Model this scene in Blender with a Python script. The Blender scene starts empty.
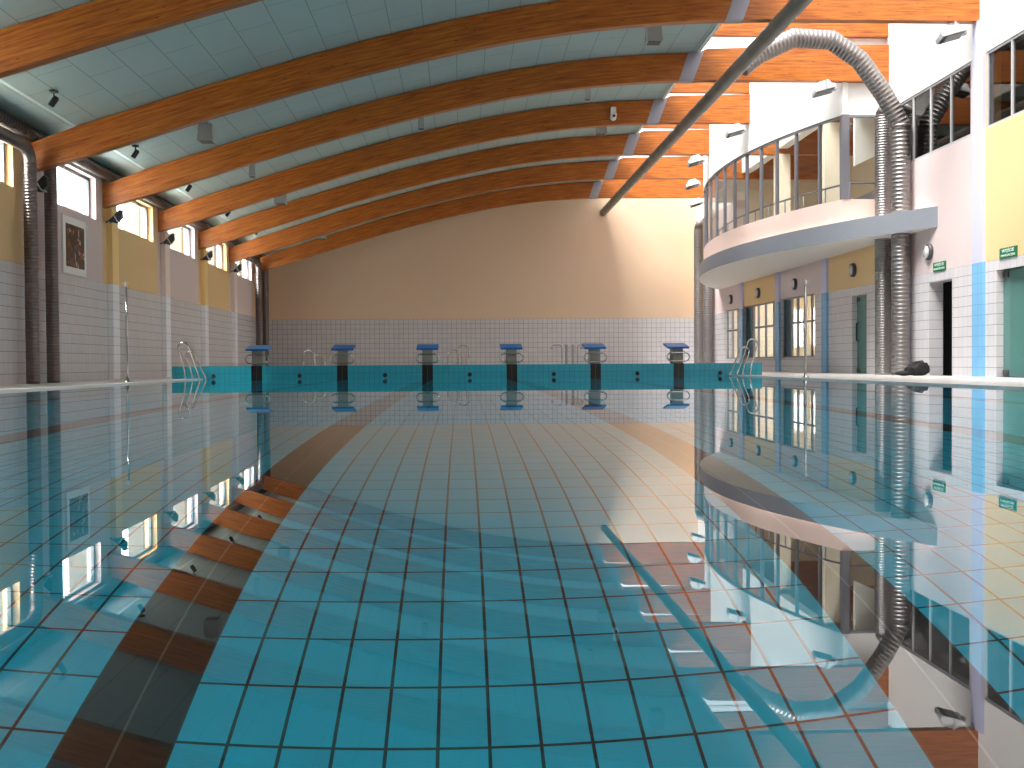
import bpy, bmesh, math, random
from mathutils import Vector, Matrix
random.seed(4)
C = bpy.context.scene.collection
PI = math.pi

# ------------------------------------------------------------------ helpers
def tag(o, label=None, cat=None, group=None, kind=None):
    if label: o['label'] = label
    if cat: o['category'] = cat
    if group: o['group'] = group
    if kind: o['kind'] = kind
    return o

class MB:
    """collects shapes into one mesh"""
    def __init__(s):
        s.bm = bmesh.new(); s.uv = s.bm.loops.layers.uv.new('UVMap')
    def face(s, vs, m=0, smooth=False):
        try:
            f = s.bm.faces.new(vs)
        except ValueError:
            return None
        f.material_index = m; f.smooth = smooth
        return f
    def box(s, x0, x1, y0, y1, z0, z1, m=0, mat=None, bevel=0):
        if bevel:
            b = bmesh.new()
            bmesh.ops.create_cube(b, size=1)
            for v in b.verts:
                v.co = Vector(((x0+x1)/2+v.co.x*(x1-x0), (y0+y1)/2+v.co.y*(y1-y0), (z0+z1)/2+v.co.z*(z1-z0)))
            bmesh.ops.bevel(b, geom=b.edges[:], offset=bevel, segments=2, affect='EDGES', profile=.5)
            mp = {}
            for v in b.verts:
                mp[v] = s.bm.verts.new(mat @ v.co if mat else v.co)
            for f in b.faces: s.face([mp[v] for v in f.verts], m)
            b.free(); return
        p = [Vector((x, y, z)) for x in (x0, x1) for y in (y0, y1) for z in (z0, z1)]
        if mat: p = [mat @ q for q in p]
        v = [s.bm.verts.new(q) for q in p]
        for q in ((0,1,3,2),(4,6,7,5),(0,4,5,1),(2,3,7,6),(0,2,6,4),(1,5,7,3)):
            s.face([v[i] for i in q], m)
    def prism(s, pts, axis, a0, a1, m=0, smooth=False):
        """polygon pts (u,v) extruded along axis from a0 to a1"""
        def P(u, v, a):
            return {'X': (a,u,v), 'Y': (u,a,v), 'Z': (u,v,a)}[axis]
        A = [s.bm.verts.new(P(u,v,a0)) for u,v in pts]
        B = [s.bm.verts.new(P(u,v,a1)) for u,v in pts]
        n = len(pts)
        s.face(A[::-1], m); s.face(B, m)
        for i in range(n):
            s.face([A[i], A[(i+1)%n], B[(i+1)%n], B[i]], m, smooth)
    def tube(s, path, r, n=12, m=0, caps=True, rib=0, ribh=0.0, closed=False, smooth=True, radii=None):
        """round tube along a polyline; rib = spacing of raised ribs"""
        P = [Vector(p) for p in path]; R = [r]*len(P) if radii is None else list(radii)
        if rib:
            Q, RR = [], []
            for i in range(len(P)-1):
                a, b = P[i], P[i+1]; L = (b-a).length; k = max(1, int(round(L/rib)))
                for j in range(k):
                    for t, h in ((0,0),(.62,0),(.72,ribh),(.9,ribh)):
                        if i and j == 0 and t == 0: pass
                        Q.append(a+(b-a)*((j+t)/k)); RR.append(r+h)
            Q.append(P[-1]); RR.append(r)
            dirs = []
            idx = 0
            P, R = Q, RR
        N = len(P); rings = []
        prev = None
        for i in range(N):
            if closed:
                d = (P[(i+1)%N]-P[i-1])
            else:
                d = P[min(i+1,N-1)]-P[max(i-1,0)]
            if d.length < 1e-9: d = Vector((0,0,1))
            d.normalize()
            if prev is None:
                u = d.orthogonal().normalized()
            else:
                u = prev-d*prev.dot(d)
                if u.length < 1e-6: u = d.orthogonal()
                u.normalize()
            prev = u; w = d.cross(u)
            # widen at mitred corners
            rings.append([s.bm.verts.new(P[i]+(u*math.cos(2*PI*k/n)+w*math.sin(2*PI*k/n))*R[i]) for k in range(n)])
        rng = range(N) if closed else range(N-1)
        for i in rng:
            a, b = rings[i], rings[(i+1)%N]
            for k in range(n):
                s.face([a[k], a[(k+1)%n], b[(k+1)%n], b[k]], m, smooth)
        if caps and not closed:
            s.face(rings[0][::-1], m); s.face(rings[-1], m)
    def lathe(s, prof, n=24, m=0, mat=None, smooth=True):
        """(radius, height) profile turned about local Z"""
        rings = []
        for r, z in prof:
            ring = []
            for k in range(n):
                p = Vector((r*math.cos(2*PI*k/n), r*math.sin(2*PI*k/n), z))
                ring.append(s.bm.verts.new(mat @ p if mat else p))
            rings.append(ring)
        for a, b in zip(rings, rings[1:]):
            for k in range(n):
                s.face([a[k], a[(k+1)%n], b[(k+1)%n], b[k]], m, smooth)
        s.face(rings[0][::-1], m); s.face(rings[-1], m)
    def build(s, name, mats, parent=None, loc=None, recalc=True):
        if recalc: bmesh.ops.recalc_face_normals(s.bm, faces=s.bm.faces[:])
        me = bpy.data.meshes.new(name); s.bm.to_mesh(me); s.bm.free()
        if not isinstance(mats, (list, tuple)): mats = [mats]
        for q in mats: me.materials.append(q)
        o = bpy.data.objects.new(name, me); C.objects.link(o)
        if parent: o.parent = parent
        if loc: o.location = loc
        return o

def empty(name, loc=(0,0,0), rz=0):
    o = bpy.data.objects.new(name, None); C.objects.link(o)
    o.location = loc; o.rotation_euler = (0,0,rz); o.empty_display_size = .1
    return o
def kids(o):
    return [c for c in bpy.data.objects if c.parent == o]
def copy_tree(o, parent=None):
    ks = kids(o)
    c = o.copy(); C.objects.link(c)
    if parent: c.parent = parent
    for k in ks: copy_tree(k, c)
    return c

# ------------------------------------------------------------------ materials
def newmat(name):
    m = bpy.data.materials.new(name); m.use_nodes = True
    nt = m.node_tree
    return m, nt, nt.nodes['Principled BSDF']
def plain(name, col, rough=.5, metal=0, spec=.5, noise=0, nscale=20):
    m, nt, b = newmat(name)
    b.inputs['Base Color'].default_value = (*col, 1)
    b.inputs['Roughness'].default_value = rough
    b.inputs['Metallic'].default_value = metal
    b.inputs['Specular IOR Level'].default_value = spec
    if noise:
        tc = nt.nodes.new('ShaderNodeTexCoord'); nz = nt.nodes.new('ShaderNodeTexNoise')
        nz.inputs['Scale'].default_value = nscale; nz.inputs['Detail'].default_value = 4
        nt.links.new(tc.outputs['Object'], nz.inputs['Vector'])
        mx = nt.nodes.new('ShaderNodeMix'); mx.data_type = 'RGBA'
        mx.inputs[6].default_value = (*[c*(1-noise) for c in col], 1)
        mx.inputs[7].default_value = (*[min(1,c*(1+noise)) for c in col], 1)
        nt.links.new(nz.outputs['Fac'], mx.inputs[0]); nt.links.new(mx.outputs[2], b.inputs['Base Color'])
    return m
def tilemat(name, col, grout, w, h, plane, mortar=.006, rough=.25, var=.03, offs=(0,0), stagger=0):
    m, nt, b = newmat(name)
    tc = nt.nodes.new('ShaderNodeTexCoord'); sp = nt.nodes.new('ShaderNodeSeparateXYZ'); cb = nt.nodes.new('ShaderNodeCombineXYZ')
    nt.links.new(tc.outputs['Object'], sp.inputs[0])
    for i, ax in enumerate(plane):
        ad = nt.nodes.new('ShaderNodeMath'); ad.operation = 'ADD'; ad.inputs[1].default_value = offs[i]+ 400*(w if i == 0 else h)
        nt.links.new(sp.outputs[ax], ad.inputs[0]); nt.links.new(ad.outputs[0], cb.inputs[i])
    br = nt.nodes.new('ShaderNodeTexBrick'); nt.links.new(cb.outputs[0], br.inputs['Vector'])
    br.offset = stagger; br.squash = 1; br.offset_frequency = 2
    br.inputs['Scale'].default_value = 1
    br.inputs['Color1'].default_value = (*[c*(1-var) for c in col], 1)
    br.inputs['Color2'].default_value = (*[min(1,c*(1+var)) for c in col], 1)
    br.inputs['Mortar'].default_value = (*grout, 1)
    br.inputs['Mortar Size'].default_value = mortar; br.inputs['Mortar Smooth'].default_value = .1
    br.inputs['Brick Width'].default_value = w; br.inputs['Row Height'].default_value = h
    nt.links.new(br.outputs['Color'], b.inputs['Base Color'])
    b.inputs['Roughness'].default_value = rough
    return m, nt, b, br, sp
def woodmat(name, c1, c2, c3):
    m, nt, b = newmat(name)
    uv = nt.nodes.new('ShaderNodeUVMap'); uv.uv_map = 'UVMap'
    mp = nt.nodes.new('ShaderNodeMapping'); mp.inputs['Scale'].default_value = (.9, 16, 1)
    nt.links.new(uv.outputs[0], mp.inputs[0])
    nz = nt.nodes.new('ShaderNodeTexNoise'); nz.inputs['Scale'].default_value = 1.6; nz.inputs['Detail'].default_value = 7; nz.inputs['Roughness'].default_value = .65
    nt.links.new(mp.outputs[0], nz.inputs['Vector'])
    cr = nt.nodes.new('ShaderNodeValToRGB')
    cr.color_ramp.elements[0].position = .3; cr.color_ramp.elements[0].color = (*c1, 1)
    cr.color_ramp.elements[1].position = .68; cr.color_ramp.elements[1].color = (*c2, 1)
    nt.links.new(nz.outputs['Fac'], cr.inputs[0])
    # lamella boards with slightly different tone, and dark knots
    br = nt.nodes.new('ShaderNodeTexBrick'); nt.links.new(uv.outputs[0], br.inputs['Vector'])
    br.inputs['Scale'].default_value = 1; br.inputs['Brick Width'].default_value = 2.3; br.inputs['Row Height'].default_value = .075
    br.inputs['Mortar Size'].default_value = .0025
    br.inputs['Color1'].default_value = (.82,.82,.82,1); br.inputs['Color2'].default_value = (1,1,1,1); br.inputs['Mortar'].default_value = (.62,.58,.55,1)
    mu = nt.nodes.new('ShaderNodeMix'); mu.data_type = 'RGBA'; mu.blend_type = 'MULTIPLY'; mu.inputs[0].default_value = .8
    nt.links.new(cr.outputs[0], mu.inputs[6]); nt.links.new(br.outputs['Color'], mu.inputs[7])
    mp2 = nt.nodes.new('ShaderNodeMapping'); mp2.inputs['Scale'].default_value = (2.2, 7, 1); nt.links.new(uv.outputs[0], mp2.inputs[0])
    vo = nt.nodes.new('ShaderNodeTexVoronoi'); vo.inputs['Scale'].default_value = 1.3; nt.links.new(mp2.outputs[0], vo.inputs['Vector'])
    kr = nt.nodes.new('ShaderNodeValToRGB'); kr.color_ramp.elements[0].position = .05; kr.color_ramp.elements[0].color = (1,1,1,1)
    kr.color_ramp.elements[1].position = .13; kr.color_ramp.elements[1].color = (0,0,0,1)
    nt.links.new(vo.outputs['Distance'], kr.inputs[0])
    mk = nt.nodes.new('ShaderNodeMix'); mk.data_type = 'RGBA'; mk.inputs[7].default_value = (*c3, 1)
    kf = nt.nodes.new('ShaderNodeMath'); kf.operation = 'MULTIPLY'; kf.inputs[1].default_value = .75
    nt.links.new(kr.outputs[0], kf.inputs[0]); nt.links.new(kf.outputs[0], mk.inputs[0])
    nt.links.new(mu.outputs[2], mk.inputs[6]); nt.links.new(mk.outputs[2], b.inputs['Base Color'])
    b.inputs['Roughness'].default_value = .45
    return m
def thinglass(name, tint, ior=1.5, rough=0):
    m = bpy.data.materials.new(name); m.use_nodes = True; nt = m.node_tree
    for n in list(nt.nodes):
        if n.type != 'OUTPUT_MATERIAL': nt.nodes.remove(n)
    out = nt.nodes['Material Output']
    fr = nt.nodes.new('ShaderNodeFresnel'); fr.inputs[0].default_value = ior
    ge = nt.nodes.new('ShaderNodeNewGeometry'); mi = nt.nodes.new('ShaderNodeMix'); mi.data_type = 'FLOAT'
    mi.inputs[2].default_value = ior; mi.inputs[3].default_value = 1/ior
    nt.links.new(ge.outputs['Backfacing'], mi.inputs[0]); nt.links.new(mi.outputs[0], fr.inputs[0])
    tr = nt.nodes.new('ShaderNodeBsdfTransparent'); tr.inputs[0].default_value = (*tint, 1)
    gl = nt.nodes.new('ShaderNodeBsdfGlossy'); gl.inputs['Roughness'].default_value = rough
    mx = nt.nodes.new('ShaderNodeMixShader')
    nt.links.new(fr.outputs[0], mx.inputs[0]); nt.links.new(tr.outputs[0], mx.inputs[1]); nt.links.new(gl.outputs[0], mx.inputs[2])
    nt.links.new(mx.outputs[0], out.inputs[0])
    return m
def emit(name, col, s):
    m, nt, b = newmat(name)
    b.inputs['Base Color'].default_value = (.8,.8,.8,1)
    b.inputs['Emission Color'].default_value = (*col, 1); b.inputs['Emission Strength'].default_value = s
    return m

SKYLIGHT = .5
M = {}
def walltile(name, plane, gv, gh):
    m, nt, b, br, sp = tilemat(name, (.60,.58,.60), gv, .2, .2, plane, .0035, offs=(.1,0))
    cb = br.inputs['Vector'].links[0].from_node
    b2 = nt.nodes.new('ShaderNodeTexBrick'); nt.links.new(cb.outputs[0], b2.inputs['Vector']); b2.offset = 0
    b2.inputs['Scale'].default_value = 1; b2.inputs['Brick Width'].default_value = 5000; b2.inputs['Row Height'].default_value = .2
    b2.inputs['Mortar Size'].default_value = .004; b2.inputs['Mortar Smooth'].default_value = .1
    mx = nt.nodes.new('ShaderNodeMix'); mx.data_type = 'RGBA'; mx.inputs[7].default_value = (*gh, 1)
    nt.links.new(b2.outputs['Fac'], mx.inputs[0]); nt.links.new(br.outputs['Color'], mx.inputs[6]); nt.links.new(mx.outputs[2], b.inputs['Base Color'])
    return m
M['tile_l'] = walltile('wall_tile_side', 'YZ', (.40,.36,.38), (.14,.12,.125))
M['tile_f'] = tilemat('wall_tile_end', (.60,.58,.60), (.14,.12,.13), .2, .2, 'XZ', .005)[0]
M['tile_blue'] = tilemat('pillar_tile_blue', (.19,.44,.70), (.14,.32,.5), .2, .2, 'YZ', .004)[0]
M['tile_lilac_lit'] = tilemat('pillar_tile_lit', (.86,.88,.93), (.4,.4,.44), .2, .2, 'XZ', .004)[0]  # window-wall pilaster tiles, lightened to paint in light on their near sides
M['yellow'] = plain('paint_yellow', (.71,.49,.25), .7, noise=.02)
M['pink'] = plain('paint_pink', (.62,.51,.50), .7, noise=.02)
M['lilac'] = plain('paint_lilac', (.50,.50,.68), .7)
M['yellow_lit'] = plain('paint_yellow_lit', (.88,.62,.27), .7)  # bay colours made paler: light on the pilasters' near sides is painted in
M['pink_lit'] = plain('paint_pink_lit', (.78,.66,.62), .7)
M['cream'] = plain('paint_cream', (.70,.52,.37), .75, noise=.02)
M['white'] = plain('paint_white', (.82,.80,.77), .7)
M['offwhite'] = plain('plaster', (.72,.69,.66), .7)
M['rose'] = plain('paint_rose', (.80,.60,.53), .7)
M['fascia'] = plain('fascia_grey', (.23,.245,.28), .5)
M['frame'] = plain('grey_frame', (.22,.22,.25), .4, .3)
M['lframe'] = plain('window_frame_grey', (.12,.13,.14), .4)
M['steel'] = plain('galvanised_plate', (.30,.29,.33), .45, .3)
M['chrome'] = plain('stainless_tube', (.5,.49,.47), .16, 1)
M['duct'] = plain('galvanised_duct', (.27,.25,.24), .38, .9, noise=.06, nscale=6)
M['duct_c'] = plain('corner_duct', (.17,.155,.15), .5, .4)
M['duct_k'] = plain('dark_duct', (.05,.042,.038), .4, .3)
M['duct_l'] = plain('brownish_duct', (.17,.14,.135), .3, .8, noise=.08, nscale=6)
M['duct_d'] = plain('dull_duct', (.15,.145,.13), .4, .35, noise=.08, nscale=6)
M['black'] = plain('black', (.012,.012,.014), .5)
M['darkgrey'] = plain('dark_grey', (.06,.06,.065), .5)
M['cabinet'] = plain('speaker_cabinet', (.38,.38,.37), .6)
M['grey'] = plain('grey_housing', (.42,.42,.43), .5)
M['lgrey'] = plain('light_grey', (.6,.6,.6), .5)
M['pedestal'] = plain('block_pedestal', (.24,.23,.20), .6, noise=.05)
M['blue'] = plain('block_blue', (.004,.13,.42), .5)
M['green'] = plain('sign_green', (.0,.13,.05), .5)
M['signtext'] = plain('sign_white', (.75,.85,.78), .6)
M['bag'] = plain('bag_black', (.005,.0045,.005), .75, noise=.4, nscale=12)
M['glass'] = thinglass('clear_glass', (.93,.95,.94))
M['glass_dark'] = thinglass('tinted_glass', (.55,.55,.53), 1.65)
M['glass_green'] = plain('green_glass', (.085,.21,.19), .12)
M['teal_panel'] = plain('dark_teal_panel', (.01,.055,.075), .25)
M['lens'] = plain('lamp_glass', (.05,.055,.06), .12)
M['opal'] = plain('opal_diffuser', (.62,.61,.62), .3)
M['sky'] = emit('frosted_skylight', (1,.985,.96), SKYLIGHT)
nt = M['sky'].node_tree; out = nt.nodes['Material Output']
tr = nt.nodes.new('ShaderNodeBsdfTransparent'); tr.inputs[0].default_value = (.4,.4,.4,1)
em = nt.nodes.new('ShaderNodeEmission'); em.inputs[0].default_value = (1,.985,.96,1); em.inputs[1].default_value = SKYLIGHT
ad = nt.nodes.new('ShaderNodeAddShader'); nt.links.new(tr.outputs[0], ad.inputs[0]); nt.links.new(em.outputs[0], ad.inputs[1]); nt.links.new(ad.outputs[0], out.inputs[0])
nt.nodes.remove(nt.nodes['Principled BSDF'])
M['wood'] = woodmat('glulam', (.22,.030,.003), (.62,.20,.017), (.07,.012,.003))
M['deck'] = tilemat('deck_tile', (.74,.71,.68), (.35,.33,.31), .2, .2, 'XY', .006, rough=.35)[0]
M['coping'] = plain('coping_white', (.82,.81,.79), .4)
M['ceil'] = tilemat('ceiling_panel', (.40,.49,.47), (.24,.30,.29), 1.42, .6, 'YX', .009, rough=.8, var=.015, stagger=.5, offs=(.2,.25))[0]
M['roomwall'] = plain('room_cream', (.85,.75,.60), .8)
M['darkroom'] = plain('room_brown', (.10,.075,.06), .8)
M['ground'] = plain('pale_paving', (.72,.71,.68), .9)
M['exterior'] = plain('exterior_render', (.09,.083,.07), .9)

# pool floor: 12.5 x 23 cm tiles with black lane lines under the middle of every lane
TY, Y0 = .2305, 2.501
def pooltile(name, plane, w, h, offs, stripes, tcol=(.005,.60,.86), tgr=(.004,.045,.065), mort=.0048):
    m, nt, b, br, sp = tilemat(name, tcol, tgr, w, h, plane, mort, rough=.3, var=.04, offs=offs)
    br.inputs['Mortar Smooth'].default_value = .15
    if stripes:
        # distance from the nearest odd metre in X
        n1 = nt.nodes.new('ShaderNodeMath'); n1.operation = 'PINGPONG'; n1.inputs[1].default_value = 1
        ad = nt.nodes.new('ShaderNodeMath'); ad.operation = 'ADD'; ad.inputs[1].default_value = 21.0
        nt.links.new(sp.outputs['X'], ad.inputs[0]); nt.links.new(ad.outputs[0], n1.inputs[0])
        lt = nt.nodes.new('ShaderNodeMath'); lt.operation = 'LESS_THAN'; lt.inputs[1].default_value = .1245
        nt.links.new(n1.outputs[0], lt.inputs[0])
        st = nt.nodes.new('ShaderNodeMix'); st.data_type = 'RGBA'
        st.inputs[6].default_value = (.004,.004,.006,1); st.inputs[7].default_value = (.11,.12,.10,1)
        gt = nt.nodes.new('ShaderNodeMath'); gt.operation = 'LESS_THAN'; gt.inputs[1].default_value = .0035
        nt.links.new(n1.outputs[0], gt.inputs[0]); nt.links.new(gt.outputs[0], st.inputs[0])
        ab = nt.nodes.new('ShaderNodeMath'); ab.operation = 'ABSOLUTE'; nt.links.new(sp.outputs['X'], ab.inputs[0])
        l6 = nt.nodes.new('ShaderNodeMath'); l6.operation = 'LESS_THAN'; l6.inputs[1].default_value = 6; nt.links.new(ab.outputs[0], l6.inputs[0])
        lm = nt.nodes.new('ShaderNodeMath'); lm.operation = 'MULTIPLY'; nt.links.new(l6.outputs[0], lm.inputs[0]); nt.links.new(lt.outputs[0], lm.inputs[1]); lt = lm
        mx = nt.nodes.new('ShaderNodeMix'); mx.data_type = 'RGBA'
        nt.links.new(lt.outputs[0], mx.inputs[0]); nt.links.new(br.outputs['Color'], mx.inputs[6]); nt.links.new(st.outputs[2], mx.inputs[7])
        nt.links.new(mx.outputs[2], b.inputs['Base Color'])
    return m
M['pool_floor'] = pooltile('pool_floor_tile', 'XY', .125, TY, (0, -Y0), True)
M['pool_end'] = pooltile('pool_end_tile', 'XZ', .125, .2305, (0, .10), True, (.025,.36,.47), (.015,.17,.22), .004)
M['pool_side'] = pooltile('pool_side_tile', 'YZ', .2305, .125, (-Y0, 0), False)
M['endwall_top'] = plain('end_wall_top', (.10,.42,.47), .4)

# water
mw = bpy.data.materials.new('pool_water'); mw.use_nodes = True; nt = mw.node_tree
for n in list(nt.nodes):
    if n.type != 'OUTPUT_MATERIAL': nt.nodes.remove(n)
g = nt.nodes.new('ShaderNodeBsdfGlass'); g.inputs['Color'].default_value = (1,1,1,1); g.inputs['Roughness'].default_value = 0; g.inputs['IOR'].default_value = 1.333
nt.links.new(g.outputs[0], nt.nodes['Material Output'].inputs[0])
M['water'] = mw

# abstract picture
ma, nt, b = newmat('abstract_print')
tc = nt.nodes.new('ShaderNodeTexCoord'); vo = nt.nodes.new('ShaderNodeTexVoronoi'); vo.feature = 'F1'
mp = nt.nodes.new('ShaderNodeMapping'); mp.inputs['Scale'].default_value = (1, 9, 5.5)
nt.links.new(tc.outputs['Object'], mp.inputs[0]); nt.links.new(mp.outputs[0], vo.inputs['Vector'])
vo.inputs['Scale'].default_value = 1
sp = nt.nodes.new('ShaderNodeSeparateColor'); nt.links.new(vo.outputs['Color'], sp.inputs[0])
cr = nt.nodes.new('ShaderNodeValToRGB'); cr.color_ramp.interpolation = 'CONSTANT'
els = [(0,(.01,.01,.012)),(.36,(.30,.05,.015)),(.52,(.50,.16,.03)),(.66,(.08,.11,.14)),(.78,(.42,.42,.40)),(.88,(.05,.03,.03))]
e = cr.color_ramp.elements; e[0].position, e[0].color = 0, (*els[0][1],1); e[1].position, e[1].color = els[1][0], (*els[1][1],1)
for p_, c_ in els[2:]:
    q = e.new(p_); q.color = (*c_,1)
nt.links.new(sp.outputs[0], cr.inputs[0])
ve = nt.nodes.new('ShaderNodeTexVoronoi'); ve.feature = 'DISTANCE_TO_EDGE'; ve.inputs['Scale'].default_value = 1
nt.links.new(mp.outputs[0], ve.inputs['Vector'])
lt = nt.nodes.new('ShaderNodeMath'); lt.operation = 'GREATER_THAN'; lt.inputs[1].default_value = .09
nt.links.new(ve.outputs['Distance'], lt.inputs[0])
mx = nt.nodes.new('ShaderNodeMix'); mx.data_type = 'RGBA'; mx.inputs[6].default_value = (.008,.008,.01,1)
nt.links.new(lt.outputs[0], mx.inputs[0]); nt.links.new(cr.outputs[0], mx.inputs[7]); nt.links.new(mx.outputs[2], b.inputs['Base Color'])
b.inputs['Roughness'].default_value = .3
M['art'] = ma

# ------------------------------------------------------------------ dimensions
XL, XR, YF, YN = -8.2, 9.75, 43.7, -5.0
PXE, PYE, PYN, PD = 6.25, 24.8, -.6, 1.6225
BAY = 4.25
BEAMS = [14.9-BAY, 14.9]+[19.75+BAY*k for k in range(0, 6)]       # beam centre lines down the hall
ZD = .02
ORD = ['the far wall','second','third','fourth','fifth','sixth','seventh','eighth','ninth','tenth','eleventh']

def wall(name, plane, at, thick, u0, u1, v0, v1, holes, matfn, mats, ucuts=(), vcuts=()):
    """solid wall split into cells, openings left out"""
    us = sorted({u0, u1, *[q for h in holes for q in h[:2] if u0 < q < u1], *[q for q in ucuts if u0 < q < u1]})
    vs = sorted({v0, v1, *[q for h in holes for q in h[2:] if v0 < q < v1], *[q for q in vcuts if v0 < q < v1]})
    b = MB()
    for a, c in zip(us, us[1:]):
        for d, e_ in zip(vs, vs[1:]):
            um, vm = (a+c)/2, (d+e_)/2
            if any(h[0] < um < h[1] and h[2] < vm < h[3] for h in holes): continue
            m = matfn(um, vm)
            lo, hi = min(at, at+thick), max(at, at+thick)
            if plane == 'X': b.box(lo, hi, a, c, d, e_, m)
            else: b.box(a, c, lo, hi, d, e_, m)
    bmesh.ops.remove_doubles(b.bm, verts=b.bm.verts[:], dist=1e-4)
    # drop the faces between neighbouring cells
    seen = {}
    for f in b.bm.faces:
        k = tuple(sorted(v.index for v in f.verts)); seen.setdefault(k, []).append(f)
    b.bm.verts.index_update()
    seen = {}
    for f in b.bm.faces:
        k = tuple(round(q, 3) for q in f.calc_center_median()); seen.setdefault(k, []).append(f)
    dead = [f for fs in seen.values() if len(fs) > 1 for f in fs]
    bmesh.ops.delete(b.bm, geom=dead, context='FACES_ONLY')
    return tag(b.build(name, mats), kind='structure')

BC = [19.6+BAY*k for k in range(-6, 7)]            # pilaster / colour change lines
def baycol(y):                                      # 0 pink, 1 yellow
    return int(math.floor((y-19.6)/BAY)) % 2

# ------------------------------------------------------------------ setting: floor, pool, water
b = MB()
b.box(XL-.3, -PXE-.15, YN, YF, -.4, ZD); b.box(PXE+.15, XR+.3, YN, YF, -.4, ZD)
b.box(-PXE-.15, PXE+.15, PYE+.15, YF, -.4, ZD); b.box(-PXE-.15, PXE+.15, YN, PYN-.15, -.4, ZD)
tag(b.build('floor', M['deck']), 'pale tiled pool deck around the water', 'floor', kind='structure')
b = MB()
b.box(-PXE-.15, -PXE, PYN-.15, PYE-.002, -.3, ZD+.006); b.box(PXE, PXE+.15, PYN-.15, PYE-.002, -.3, ZD+.006); b.box(-PXE, PXE, PYN-.15, PYN, -.3, ZD+.006)
tag(b.build('trim_1', M['coping']), 'white coping strip along the water edge', 'coping', kind='structure')
b = MB(); b.box(-PXE-.15, PXE+.15, PYN-.15, PYE+.2, -PD-.2, -PD)
tag(b.build('pool_floor', M['pool_floor']), 'turquoise tiled pool floor with black lane lines', 'pool floor', kind='structure')
b = MB(); b.box(-PXE-.15, -PXE, PYN-.15, PYE, -PD, -.3)
tag(b.build('wall_pool_left', M['pool_side']), 'turquoise tiled pool side below the high windows', 'pool wall', kind='structure')
b = MB(); b.box(PXE, PXE+.15, PYN-.15, PYE, -PD, -.3)
tag(b.build('wall_pool_right', M['pool_side']), 'turquoise tiled pool side below the balcony', 'pool wall', kind='structure')
b = MB(); b.box(-PXE, PXE, PYN-.15, PYN, -PD, -.3)
tag(b.build('wall_pool_near', M['pool_side']), 'turquoise tiled near end of the pool', 'pool wall', kind='structure')
# raised end wall carrying the starting blocks: teal tiles, black strip under every block
b = MB()
b.box(-PXE, PXE, PYE, PYE+1.0, -PD, .31)
b.box(-6.96, -PXE, PYE, PYE+1.0, ZD-.02, .31); b.box(PXE, 7.02, PYE, PYE+1.0, ZD-.02, .31)
tag(b.build('wall_pool_far', [M['pool_end']]), 'raised teal tiled end wall under the starting blocks', 'pool wall', kind='structure')
b = MB(); b.box(-PXE-.004, PXE+.004, PYN-.004, PYE+.004, -PD-.02, 0)
tag(b.build('water', M['water']), 'still clear pool water mirroring the hall', 'water', kind='structure')

# ------------------------------------------------------------------ setting: walls
LW = []                                             # high windows along the window wall
for k in range(-5, 5):
    p = 19.75+BAY*k
    LW.append((p+.87, p+3.72, 3.55, 4.46))
def lm_(u, v):
    return 0 if v < 2.2 else (1 if baycol(u) else 2)
wall('wall_left', 'X', XL, -.3, YN, YF+.3, -.4, 4.95, LW, lm_, [M['tile_l'], M['yellow'], M['pink']], ucuts=BC, vcuts=(2.2,))
C.objects['wall_left']['label'] = 'tiled wall with high windows in yellow and pink bays'; C.objects['wall_left']['category'] = 'wall'

W1, W2, W3 = (36.95,39.08,.45,2.28), (32.66,36.48,.45,2.28), (29.0,32.14,.45,2.28)
D1, D0, D2 = (25.24,26.2,ZD,1.98), (20.76,21.8,ZD,1.99), (18.0,19.0,ZD,2.0)
UW = [(p+.32, p+3.85, 4.71, 6.16) for p in (19.6-2*BAY, 19.6-BAY, 19.6)]
UW[2] = (20.0, 23.4, 4.71, 6.16); UW[1] = (15.75, 19.42, 4.71, 6.16)
GAL = (24.15, 37.3, 3.56, 7.0)
def rm_(u, v):
    if v < 2.2: return 0
    if v > 6.16: return 3
    return 1 if baycol(u) else 2
wall('wall_right', 'X', XR, .3, YN, YF+.3, -.4, 8.5, [W1,W2,W3,D1,D0,D2,GAL]+UW, rm_, [M['tile_l'], M['yellow'], M['pink'], M['white']], ucuts=BC, vcuts=(2.2,6.16))
C.objects['wall_right']['label'] = 'tiled and painted wall with doors under the balcony'; C.objects['wall_right']['category'] = 'wall'
wall('wall_far', 'Y', YF, .3, XL-.3, 14, -.4, 8.5, [], lambda u, v: 0 if v < 2.2 else 1, [M['tile_f'], M['cream']], vcuts=(2.2,))
C.objects['wall_far']['label'] = 'cream end wall above white tiles'; C.objects['wall_far']['category'] = 'wall'
wall('wall_near', 'Y', YN, -.3, XL-.3, 14, -.4, 8.5, [], lambda u, v: 0 if v < 2.2 else 1, [M['tile_f'], M['cream']], vcuts=(2.2,))
C.objects['wall_near']['label'] = 'cream end wall behind the viewer'; C.objects['wall_near']['category'] = 'wall'

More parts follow.
